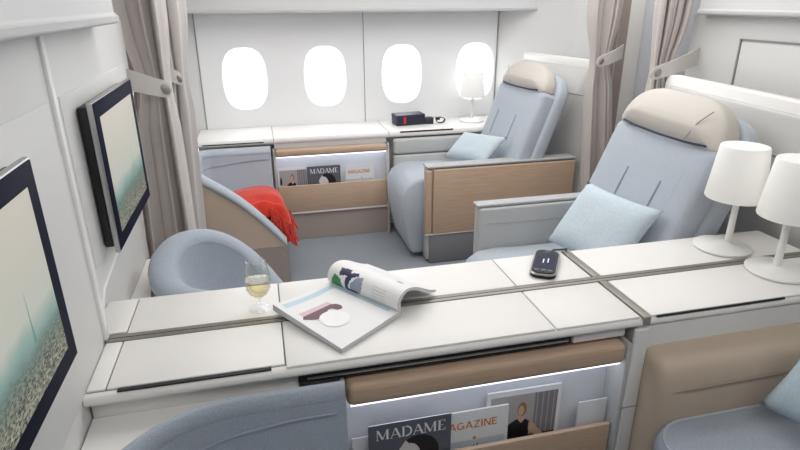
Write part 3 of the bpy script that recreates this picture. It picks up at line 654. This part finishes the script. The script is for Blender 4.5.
# ------------------------------------------------------------------ magazines standing in the racks
def strokes(bm, segs, mi, F):
    for (x0, y0, x1, y1, wd) in segs:
        d = V((x1-x0, y1-y0)); l = d.length or 1; n = V((-d.y, d.x))/l*wd/2
        if abs(y1-y0) > 0.6: n = V((wd/2, 0))       # upright strokes cut level
        poly(bm, [F(x0+n.x, y0+n.y), F(x0-n.x, y0-n.y), F(x1-n.x, y1-n.y), F(x1+n.x, y1+n.y)], mi)
TK, TN = 0.17, 0.06
def arc(cx, cy, rx, ry, a0, a1, n=8): return [(cx+rx*math.cos(math.radians(a0+(a1-a0)*k/n)), cy+ry*math.sin(math.radians(a0+(a1-a0)*k/n))) for k in range(n+1)]
def segs_of(pts, w): return [(a[0], a[1], b[0], b[1], w) for a, b in zip(pts, pts[1:])]
LET = {
 'M': ([(0.08, 0, 0.08, 1, TN), (0.1, 1, 0.5, 0.05, TK), (0.5, 0.05, 0.86, 1, TN), (0.88, 0, 0.88, 1, TK), (-0.02, 0.02, 0.2, 0.02, 0.04), (0.74, 0.02, 1.02, 0.02, 0.04), (-0.02, 0.98, 0.18, 0.98, 0.04), (0.8, 0.98, 1.02, 0.98, 0.04)], 1.12),
 'A': ([(0.05, 0, 0.4, 1, TN), (0.4, 1, 0.78, 0, TK), (0.2, 0.33, 0.62, 0.33, TN), (-0.06, 0.02, 0.18, 0.02, 0.04), (0.62, 0.02, 0.92, 0.02, 0.04)], 0.90),
 'D': ([(0.14, 0, 0.14, 1, TK), (0.0, 0.02, 0.4, 0.02, 0.04), (0.0, 0.98, 0.4, 0.98, 0.04)]+segs_of(arc(0.36, 0.5, 0.42, 0.47, 90, -90), 0.14), 0.92),
 'E': ([(0.14, 0, 0.14, 1, TK), (0.0, 0.02, 0.6, 0.02, 0.05), (0.0, 0.98, 0.58, 0.98, 0.05), (0.14, 0.52, 0.46, 0.52, 0.05), (0.6, 0.0, 0.6, 0.22, 0.05), (0.58, 0.8, 0.58, 1.0, 0.05)], 0.72),
 'G': (segs_of(arc(0.45, 0.5, 0.38, 0.44, 50, 320, 10), 0.15)+[(0.76, 0.1, 0.76, 0.45, 0.15), (0.5, 0.45, 0.82, 0.45, 0.13)], 0.95),
 'Z': ([(0.05, 0.94, 0.7, 0.94, 0.13), (0.66, 0.94, 0.12, 0.06, 0.17), (0.05, 0.06, 0.72, 0.06, 0.13)], 0.82),
 'I': ([(0.15, 0, 0.15, 1, 0.17)], 0.34),
 'N': ([(0.1, 0, 0.1, 1, 0.15), (0.12, 1, 0.7, 0, 0.17), (0.72, 0, 0.72, 1, 0.15)], 0.90),
}
SANS = {'M': ([(0.09, 0, 0.09, 1, 0.16), (0.12, 1, 0.5, 0.15, 0.15), (0.5, 0.15, 0.86, 1, 0.15), (0.9, 0, 0.9, 1, 0.16)], 1.08),
 'A': ([(0.06, 0, 0.42, 1, 0.16), (0.42, 1, 0.8, 0, 0.16), (0.2, 0.3, 0.64, 0.3, 0.12)], 0.92),
 'E': ([(0.12, 0, 0.12, 1, 0.17), (0.1, 0.06, 0.62, 0.06, 0.13), (0.1, 0.5, 0.55, 0.5, 0.12), (0.1, 0.94, 0.62, 0.94, 0.13)], 0.72)}
def word(bm, text, x, y, width, h, F, mi, font=LET, alt=None):
    tot = sum((font.get(c) or LET[c])[1] for c in text); sx = width/tot; cx = x
    for c in text:
        sg, adv = font.get(c) or LET[c]
        strokes(bm, sg, mi, lambda u, v: F(cx+u*sx, y+v*h)); cx += adv*sx
MW, MH = 0.226, 0.285
def magazine(label, x, y, z, tilt, tw, kind, w=MW, h=MH, th=0.006):
    """standing magazine: lower left front corner x,y,z; tilt = lean back, tw = roll in its own plane"""
    M4 = Matrix.Translation((x, y, z)) @ Matrix.Rotation(-tilt, 4, 'X') @ Matrix.Rotation(tw, 4, 'Y')
    F0 = lambda u, v, d=0.0: M4 @ V((u*w, -d, v*h))
    t = thing('magazine', label, 'magazine', (x+w/2, y, z))
    bm = bmesh.new(); box(bm, 0.001, w-0.001, 0.0006, th-0.0006, 0.001, h-0.001, mtx=M4); part('pages', bm, PAPERE, t)
    bm = bmesh.new(); box(bm, 0, w, 0, 0.0006, 0, h, mi=0, mtx=M4); box(bm, 0, w, th-0.0006, th, 0, h, mi=0, mtx=M4)
    Fd = lambda d: (lambda u, v: F0(u, v, d))
    R = lambda a, b, c, e, mi, d=0.0003: poly(bm, [F0(a, c, d), F0(b, c, d), F0(b, e, d), F0(a, e, d)], mi)
    P = lambda pts, mi, d: poly(bm, [F0(u, v, d) for u, v in pts], mi)
    if kind == 'dark':
        mats = [ink('slate', (92, 96, 108)), ink('silver', (236, 236, 236)), ink('black', (24, 24, 30)), ink('pale', (214, 212, 210))]
        P(arc(0.6, 0.62, 0.25, 0.2, 0, 360, 20)[:-1], 2, 0.0003); P(arc(0.5, 0.52, 0.14, 0.22, 0, 360, 16)[:-1], 3, 0.0005)
        P([(0.34, 0.66), (0.44, 0.78), (0.5, 0.72), (0.46, 0.6), (0.36, 0.56)], 3, 0.0006); P([(0.2, 0.0), (0.35, 0.36), (0.65, 0.36), (0.9, 0.0)], 2, 0.0006)
        bm2 = bmesh.new(); word(bm2, 'MADAME', 0.09, 0.83, 0.85, 0.115, Fd(0.0009), 0)
        part('cover', bm, mats, t); part('title_lettering', bm2, mats[1], t)
    elif kind == 'white':
        mats = [ink('ivory', (226, 228, 230)), ink('orange', (216, 128, 54)), ink('black', (24, 24, 30)), ink('sky', (196, 208, 218))]
        R(0.04, 0.96, 0.05, 0.66, 3); P([(0.5, 0.3), (0.6, 0.62), (0.64, 0.48), (0.66, 0.3)], 2, 0.0006); P([(0.46, 0.5), (0.56, 0.6), (0.6, 0.54), (0.5, 0.42)], 2, 0.0007)
        P(arc(0.56, 0.68, 0.022, 0.02, 0, 360, 10)[:-1], 1, 0.0006)
        bm2 = bmesh.new(); word(bm2, 'MAGAZINE', 0.10, 0.80, 0.76, 0.085, Fd(0.0009), 0, SANS)
        part('cover', bm, mats, t); part('title_lettering', bm2, mats[1], t)
    else:
        mats = [ink('white', (236, 236, 238)), ink('room', (176, 170, 170)), ink('drape', (132, 128, 134)), ink('black', (22, 22, 26)), ink('skin', (206, 172, 152)), ink('hair', (148, 116, 84)), ink('brown', (84, 70, 62))]
        R(0.05, 0.95, 0.05, 0.94, 1); R(0.64, 0.95, 0.45, 0.94, 2, 0.0005)
        for k in range(4): R(0.67+0.075*k, 0.685+0.075*k, 0.45, 0.94, 1, 0.0007)
        R(0.05, 0.95, 0.05, 0.45, 6, 0.0006); P(arc(0.2, 0.42, 0.13, 0.2, 0, 360, 14)[:-1], 1, 0.0008)
        P([(0.26, 0.44), (0.3, 0.6), (0.4, 0.65), (0.52, 0.65), (0.6, 0.6), (0.58, 0.35), (0.3, 0.3)], 3, 0.0010)
        P([(0.30, 0.58), (0.26, 0.62), (0.12, 0.46), (0.16, 0.40), (0.28, 0.5)], 4, 0.0011); P([(0.58, 0.6), (0.64, 0.58), (0.82, 0.40), (0.76, 0.36), (0.58, 0.5)], 4, 0.0011)
        P([(0.43, 0.64), (0.43, 0.72), (0.52, 0.72), (0.52, 0.64), (0.475, 0.6)], 4, 0.0012)
        P(arc(0.475, 0.765, 0.062, 0.085, 0, 360, 14)[:-1], 5, 0.0013); P(arc(0.462, 0.75, 0.04, 0.06, 0, 360, 12)[:-1], 4, 0.0015)
        P([(0.06, 0.6), (0.06, 0.72), (0.1, 0.8), (0.13, 0.7), (0.12, 0.6)], 3, 0.001)
        part('cover', bm, mats, t)
    return t
magazine('dark grey magazine titled MADAME in the near rack', 0.196, 1.167, 0.168, 0.01, 0.0, 'dark')
magazine('white magazine with orange title in the near rack, beside the dark one', 0.37, 1.178, 0.150, 0.03, 0.0, 'white')
magazine('magazine with a woman in black on its cover in the near rack', 0.53, 1.190, 0.188, 0.02, 0.015, 'photo')
single('booklet', BX(0.808, 0.899, 1.176, 1.18, 0.125, 0.408, 0.001), mat('grey_booklet', (214, 216, 220), 0.5), 'plain white booklet at the right end of the near rack', 'booklet', (0.86, 1.178, 0.125))
single('booklet', BX(0.155, 0.215, 1.19, 1.194, 0.125, 0.405, 0.001), mat('grey_booklet', (214, 216, 220), 0.5), 'plain white booklet half hidden at the left end of the near rack', 'booklet', (0.185, 1.192, 0.125))
magazine('magazine with a woman in black on its cover in the rack below the windows', 0.068, 3.582, 0.213, 0.02, 0.0, 'photo', 0.19, 0.275)
magazine('dark grey magazine titled MADAME in the rack below the windows', 0.252, 3.572, 0.213, 0.02, 0.0, 'dark', 0.215, 0.275)
magazine('white magazine with orange title in the rack below the windows', 0.500, 3.575, 0.213, 0.02, 0.0, 'white', 0.19, 0.265)

# ------------------------------------------------------------------ open magazine on the console
S0 = V((0.314, 1.298, Z+0.003)); us = V((-0.158, 0.218, 0)).normalized(); vs_ = V((0.80, 0.60, 0)).normalized()   # along spine, towards the curled half
om = thing('open_magazine', 'open magazine with one half curled over on the white console', 'magazine', tuple(S0+us*0.13))
LS, LW = 0.270, 0.222
left_prof = [(-LW*q/24, 0.012+0.0025*math.sin(PI*min(1, q/8))-0.0015*q/24) for q in range(25)]
def half(prof, lo, name, m, mi=None):
    bm = bmesh.new(); rings = []
    for k in range(9):
        s = LS*k/8
        kk = 1-0.035*k/8
        rings.append([S0+us*s+vs_*(p*kk if p < 0 else p)+V((0, 0, z+(0.020*(k/8)*(p/LW)**2 if p < -0.02 else 0))) for p, z in prof]+[S0+us*s+vs_*(p*kk if p < 0 else p)+V((0, 0, z+(0.012*(k/8)*(p/LW)**2 if p < -0.02 else 0))) for p, z in reversed(lo)])
    loft(bm, rings); return part(name, bm, m, om, 40)
half(left_prof, [(0.0, 0.0), (-0.1, 0.0), (-LW, 0.0)], 'left_pages', PAPERE)
curl = [(0.0, 0.010), (-0.010, 0.026), (-0.010, 0.044), (0.002, 0.060), (0.022, 0.068), (0.046, 0.066), (0.075, 0.055), (0.105, 0.038), (0.135, 0.022), (0.160, 0.012)]
def smooth_curve(q, n=4):
    out = []
    for i in range(len(q)-1):
        p0, p1, p2, p3 = V(q[max(i-1, 0)]), V(q[i]), V(q[i+1]), V(q[min(i+2, len(q)-1)])
        for k in range(n):
            t = k/n; out.append(tuple(0.5*((2*p1)+(p2-p0)*t+(2*p0-5*p1+4*p2-p3)*t*t+(3*p1-p0-3*p2+p3)*t**3)))
    return out+[tuple(q[-1])]
curl = smooth_curve(curl); ncv = len(curl)
inn = [(0.004, 0.004), (0.001, 0.024), (0.001, 0.042), (0.010, 0.053), (0.026, 0.060), (0.046, 0.058), (0.074, 0.047), (0.103, 0.030), (0.133, 0.014), (0.160, 0.007)]
half(curl, inn, 'curled_pages', PAPERE)
def Fl(u, v, d=0.0008):   # u: 0 at spine..1 outer edge, v: 0 bottom..1 top
    p = -u*LW; z = lerp_tab(sorted(left_prof), p); return S0+us*(v*LS)+vs_*p*(1-0.035*v)+V((0, 0, z+d+0.020*v*u*u))
def grid_patch(bm, F, u0, u1, v0, v1, mi, d, nu=8, nv=2):
    g_ = [[bm.verts.new(F(u0+(u1-u0)*i/nu, v0+(v1-v0)*j/nv, d)) for j in range(nv+1)] for i in range(nu+1)]
    for i in range(nu):
        for j in range(nv):
            f = bm.faces.new((g_[i][j], g_[i+1][j], g_[i+1][j+1], g_[i][j+1])); f.material_index = mi
mats = [PAPER, ink('pale_blue', (190, 214, 228)), ink('plum', (104, 70, 80)), ink('pink', (222, 190, 200)), ink('page_white', (246, 246, 246))]
bm = bmesh.new(); grid_patch(bm, Fl, 0.0, 1.0, 0.0, 1.0, 0, 0.0004)
grid_patch(bm, Fl, 0.06, 0.92, 0.86, 0.94, 1, 0.0008); grid_patch(bm, Fl, 0.04, 0.1, 0.1, 0.9, 1, 0.0008)
arc2 = lambda cx, cy, rx, ry: arc(cx, cy, rx, ry, 0, 360, 18)[:-1]
Pl = lambda pts, mi, d: poly(bm, [Fl(u, v, d) for u, v in pts], mi)
grid_patch(bm, Fl, 0.42, 0.9, 0.60, 0.70, 3, 0.0009)
Pl([(0.94, 0.585), (0.90, 0.625), (0.44, 0.635), (0.38, 0.60), (0.36, 0.54), (0.40, 0.49), (0.47, 0.50), (0.50, 0.56), (0.56, 0.57), (0.66, 0.50), (0.78, 0.49), (0.86, 0.53)], 2, 0.0012)
Pl(arc2(0.64, 0.40, 0.19, 0.15), 4, 0.0020)
part('left_page_print', bm, mats, om)
ctab = [0]
for a, b in zip(curl, curl[1:]): ctab.append(ctab[-1]+math.hypot(b[0]-a[0], b[1]-a[1]))
def Fr(u, v, d=0.0008):   # u: 0 spine..1 outer edge along the curl
    s = u*ctab[-1]
    for i in range(len(curl)-1):
        if s <= ctab[i+1]+1e-9:
            f = (s-ctab[i])/(ctab[i+1]-ctab[i]); a, b = V(curl[i]), V(curl[i+1]); p = a.lerp(b, f); t = (b-a).normalized(); n = V((-t.y, t.x)); break
    p = p+n*d; return S0+us*(v*LS)+vs_*p.x+V((0, 0, p.y))
mats = [PAPER, ink('green', (52, 140, 84)), ink('indigo', (54, 52, 92)), ink('slate_blue', (150, 160, 182)), ink('type_grey', (214, 215, 218))]
shapes = [([(0.02, 0.97), (0.20, 0.90), (0.16, 0.80), (0.03, 0.78)], 1),
 ([(0.20, 0.84), (0.31, 0.86), (0.33, 0.72), (0.24, 0.69)], 2),
 ([(0.04, 0.66), (0.14, 0.66), (0.25, 0.60), (0.28, 0.52), (0.14, 0.49), (0.05, 0.53)], 3),
 ([(0.04, 0.74), (0.20, 0.74), (0.29, 0.68), (0.32, 0.60), (0.27, 0.59), (0.22, 0.66), (0.10, 0.69), (0.04, 0.69)], 2),
 ([(0.03, 0.74), (0.08, 0.74), (0.07, 0.56), (0.03, 0.56)], 2), ([(0.45, 0.2), (0.5, 0.2), (0.5, 0.12), (0.45, 0.12)], 3)]
shapes += [([(0.08+0.035*k, 0.18), (0.092+0.035*k, 0.18), (0.092+0.035*k, 0.36), (0.08+0.035*k, 0.36)], 4) for k in range(5)]
def inside(pt, pg):
    c = False
    for (xa_, ya_), (xb_, yb_) in zip(pg, pg[1:]+pg[:1]):
        if (ya_ > pt[1]) != (yb_ > pt[1]) and pt[0] < (xb_-xa_)*(pt[1]-ya_)/(yb_-ya_)+xa_: c = not c
    return c
bm = bmesh.new(); NU, NV = 80, 80
gv = [[bm.verts.new(Fr(i/NU, j/NV, 0.0006)) for j in range(NV+1)] for i in range(NU+1)]
for i in range(NU):
    for j in range(NV):
        f = bm.faces.new((gv[i][j], gv[i+1][j], gv[i+1][j+1], gv[i][j+1]))
        for pg, mi in shapes:
            if inside(((i+0.5)/NU, (j+0.5)/NV), pg): f.material_index = mi
part('curled_page_print', bm, mats, om)

# ------------------------------------------------------------------ wine glass
def glassmat(name, col, rough=0.0, ior=1.45, tint=0.92):
    m = bpy.data.materials.new(name); m.use_nodes = True; nt = m.node_tree; nt.nodes.clear()
    o = nt.nodes.new('ShaderNodeOutputMaterial'); mix = nt.nodes.new('ShaderNodeMixShader'); t = nt.nodes.new('ShaderNodeBsdfTransparent'); g_ = nt.nodes.new('ShaderNodeBsdfGlossy'); f = nt.nodes.new('ShaderNodeLayerWeight')
    f.inputs['Blend'].default_value = 0.25; t.inputs[0].default_value = (*col, 1); g_.inputs['Roughness'].default_value = 0.03
    mr = nt.nodes.new('ShaderNodeMath'); mr.operation = 'MULTIPLY_ADD'; mr.inputs[1].default_value = 0.5; mr.inputs[2].default_value = 0.01; nt.links.new(f.outputs['Facing'], mr.inputs[0])
    nt.links.new(mr.outputs[0], mix.inputs[0]); nt.links.new(t.outputs[0], mix.inputs[1]); nt.links.new(g_.outputs[0], mix.inputs[2]); nt.links.new(mix.outputs[0], o.inputs[0]); return m
GL = glassmat('clear_glass', (0.975, 0.98, 0.98)); WINE = glassmat('white_wine', (0.97, 0.89, 0.66))
gx, gy, gz = -0.050, 1.435, Z+0.0005
wg = thing('wine_glass', 'stemmed glass of white wine on the console', 'glass', (gx, gy, gz))
bowl = [(0.004, 0.034), (0.012, 0.037), (0.024, 0.047), (0.032, 0.062), (0.0350, 0.080), (0.0335, 0.102), (0.0295, 0.128), (0.0265, 0.146)]
bm = bmesh.new(); lathe(bm, [(r, gz+z) for r, z in bowl]+[(r-0.0012, gz+z) for r, z in reversed(bowl[1:])]+[(0.001, gz+0.038)], gx, gy, 40); part('bowl', bm, GL, wg, 60)
bm = bmesh.new(); lathe(bm, [(0.001, gz), (0.031, gz), (0.031, gz+0.0012), (0.008, gz+0.005), (0.0036, gz+0.012), (0.0032, gz+0.024), (0.0045, gz+0.034), (0.001, gz+0.036)], gx, gy, 36); part('stem', bm, GL, wg, 60)
wn = [(0.001, 0.039), (0.0105, 0.0395), (0.0225, 0.0485), (0.0303, 0.0625), (0.0333, 0.080), (0.0326, 0.090), (0.001, 0.090)]
bm = bmesh.new(); lathe(bm, [(r, gz+z) for r, z in wn], gx, gy, 40); part('wine', bm, WINE, wg, 50)

# ------------------------------------------------------------------ remote handset
rc = thing('remote_handset', 'black handset with silver rim lying on the console', 'remote', (0.832, 1.487, Z))
ang = math.atan2(0.18, 0.115)-PI/2
M4 = Matrix.Translation((0.832, 1.487, Z+0.0005)) @ Matrix.Rotation(ang, 4, 'Z')
def rbody(w_, l_, z0, z1, r, ins):
    bm = bmesh.new()
    def rg(i, z): return [M4 @ V((x, y, z)) for x, y in rrect(-w_/2+i, w_/2-i, -l_/2+i, l_/2-i, r-i*0.5, 7)]
    loft(bm, [rg(ins, z0), rg(0, z0+ins), rg(0, z1-ins), rg(ins, z1)]); return bm
part('body', rbody(0.079, 0.185, 0.0, 0.010, 0.026, 0.002), BLACK, rc)
part('silver_rim', rbody(0.082, 0.188, 0.009, 0.017, 0.027, 0.003), SILVER, rc)
fc = part('face', rbody(0.073, 0.178, 0.016, 0.0195, 0.023, 0.0015), mat('glossy_black', (18, 20, 28), 0.35, spec=0.3), rc)
bm = bmesh.new(); box(bm, -0.030, 0.030, -0.050, 0.055, 0.0195, 0.0199, mtx=M4); sr = part('screen', bm, mat('remote_screen', (20, 22, 42), 0.4, spec=0.2, emit=((30, 34, 70), 0.4)), fc)
bm = bmesh.new()
for k, (a, b) in enumerate(((-0.016, 0.014), (-0.010, 0.022))):
    box(bm, -0.006+0.014*k-0.002, -0.006+0.014*k+0.002, a, b, 0.0199, 0.0202, mtx=M4)
part('screen_icon', bm, mat('screen_text', (200, 205, 220), 0.5, emit=((200, 205, 220), 0.5)), sr)
for k, (bx_, by_) in enumerate(((-0.02, -0.07), (0.0, -0.07), (0.02, -0.07), (0, 0.073))):
    bm = bmesh.new(); box(bm, bx_-0.007, bx_+0.007, by_-0.006, by_+0.006, 0.0195, 0.0208, 0.0006, mtx=M4); part('button', bm, mat('remote_button', (90, 92, 100), 0.4), fc)
bm = bmesh.new(); p0 = M4 @ V((0.005, 0.092, 0.008)); tube(bm, [p0, p0+V((0.02, 0.012, 0.004)), V((0.955, 1.578, Z+0.008)), V((0.965, 1.592, Z+0.004)), V((0.955, 1.597, Z-0.03))], 0.0035, 8); part('cord', bm, mat('cord_grey', (70, 74, 84), 0.6), rc)

# ------------------------------------------------------------------ small things on the window console
def mrot(x, y, a): return Matrix.Translation((x, y, Z+0.0008)) @ Matrix.Rotation(a, 4, 'Z')
nb = thing('gift_box', 'navy box with a red mark on the worktop below the windows', 'box', (0.95, 3.77, Z))
M5 = mrot(0.972, 3.775, 0.10)
part('box_body', box(bmesh.new(), -0.10, 0.10, -0.055, 0.055, 0, 0.045, 0.002, mtx=M5), mat('navy_card', (34, 36, 58), 0.5), nb)
part('box_lid', box(bmesh.new(), -0.102, 0.102, -0.057, 0.057, 0.045, 0.07, 0.002, mtx=M5), mat('navy_card', (34, 36, 58), 0.5), nb)
part('red_mark', box(bmesh.new(), -0.052, -0.036, -0.0585, -0.054, 0.012, 0.058, mtx=M5), mat('red_ribbon', (200, 50, 48), 0.5), nb)
sb = thing('trinket_box', 'small dark cube box right of the navy box', 'box', (1.10, 3.755, Z)); M5 = mrot(1.112, 3.755, -0.1)
part('box_body', box(bmesh.new(), -0.029, 0.029, -0.026, 0.026, 0, 0.028, 0.002, mtx=M5), mat('navy_card', (34, 36, 58), 0.5), sb)
part('box_lid', box(bmesh.new(), -0.030, 0.030, -0.027, 0.027, 0.028, 0.042, 0.003, mtx=M5), mat('charcoal_card', (48, 48, 56), 0.5), sb)
wt = thing('trinket', 'small black ring-shaped trinket on the window worktop, nearest the small lamp', 'trinket', (1.19, 3.75, Z)); M5 = mrot(1.195, 3.75, 0)
bm = bmesh.new(); rings = []
for k in range(24):
    a = 2*PI*k/24; c, s_ = math.cos(a), math.sin(a)
    rings.append([M5 @ V((0.032*c, e*0.011, 0.0205+0.0205*s_))*1 for e in (-1, 1)]+[M5 @ V((0.028*c, e*0.011, 0.0205+0.0165*s_)) for e in (1, -1)])
loft(bm, rings, loop=True); part('trinket_ring', bm, BLACK, wt)
bm = bmesh.new(); box(bm, -0.034, -0.008, -0.016, 0.016, 0.022, 0.040, 0.004, mtx=M5); part('trinket_head', bm, mat('watch_dark', (40, 40, 44), 0.3, 0.5), wt)

# ------------------------------------------------------------------ red throw on the far ottoman
bl = thing('throw_blanket', 'folded red wool throw with fringe on the ottoman below the windows', 'blanket', (0.0, 3.15, 0.38))
prof = [(-0.235, 0.425), (-0.205, 0.445), (-0.15, 0.462), (-0.08, 0.470), (0.0, 0.468), (0.05, 0.45), (0.085, 0.42), (0.104, 0.37), (0.110, 0.32), (0.112, 0.275)]
bm = bmesh.new(); rows = []
NY = 26
for j in range(NY+1):
    v = j/NY; y = 3.02+0.36*v; row = []
    edge = 1-abs(2*v-1)**5
    for i, (px, pz) in enumerate(prof):
        nz = 0.022*noise.noise(V((px*9, y*9, 1.3)))+0.004*math.sin(y*40+px*14)
        front = i/(len(prof)-1)
        hh = 0.05*(1-edge)*(1-front)
        zz = pz+nz*(1-0.4*front)-hh-(0.05*max(0, 0.35-v)/0.35)*(0.4+front*0.9)
        row.append(V((px-0.03*v+nz*0.5*front, y, zz)))
    rows.append(row)
loft(bm, rows, closed=False, cap=False); o = part('blanket_cloth', bm, RED, bl, 180); solid(o, 0.016, -1); subd(o, 1)
# near edge hanging over the low end of the rim
bm = bmesh.new(); rows = []
for i in range(16):
    u = i/15; px = -0.12+0.225*u; row = []
    zt = lerp_tab(prof, px)-0.012
    for k in range(7):
        f = k/6; row.append(V((px+0.01*f*math.sin(9*u), 3.045-0.05*f**0.8+0.006*math.sin(px*70), zt-f*f*(0.045+0.05*u)-0.008*math.sin(px*60+f*3))))
    rows.append(row)
loft(bm, rows, closed=False, cap=False); o = part('hanging_fold', bm, RED, bl, 180); solid(o, 0.012); subd(o, 1)
bm = bmesh.new()
for k in range(60):
    if k < 26: x, y, z = 0.106+random.uniform(-0.008, 0.008), 3.0+0.3*k/26, 0.31-0.02*max(0, 1-k/9)
    else: x, y, z = 0.0+0.105*(k-26)/34, 2.993, 0.435-0.11*(k-26)/34+random.uniform(-0.01, 0.01)
    L = random.uniform(0.08, 0.12); p = V((x, y, z)); pts = [p]
    for q in range(4): p = p+V((random.uniform(-0.004, 0.012), random.uniform(-0.007, 0.002), -L/4)); pts.append(p)
    tube(bm, pts, [0.0045, 0.006, 0.004, 0.006, 0.003], 5)
part('fringe', bm, RED, bl, 60)

# ------------------------------------------------------------------ groups of repeats
GROUPS = {'table_lamp': 'white table lamps on the worktops', 'lounge_seat': 'blue lounge seats of the suites', 'tub_ottoman': 'tub ottomans of the suites', 'pillow': 'pale blue pillows on the seats',
          'curtain': 'tied back curtains', 'wall_screen': 'screens on the left partition', 'seat_shell': 'privacy panels behind the seats', 'magazine_cabinet': 'magazine cabinets under the worktops',
          'side_ledge': 'white ledges beside the ottomans', 'booklet': 'plain booklets in the near rack', 'overhead_locker': 'overhead lockers'}
for o in C.objects:
    if o.parent is None and o.get('label'):
        k = o.name.split('.')[0]
        if k in GROUPS: o['group'] = GROUPS[k]
        elif k == 'magazine': o['group'] = 'magazines in the near rack' if o.location.y < 2 else 'magazines in the rack below the windows'
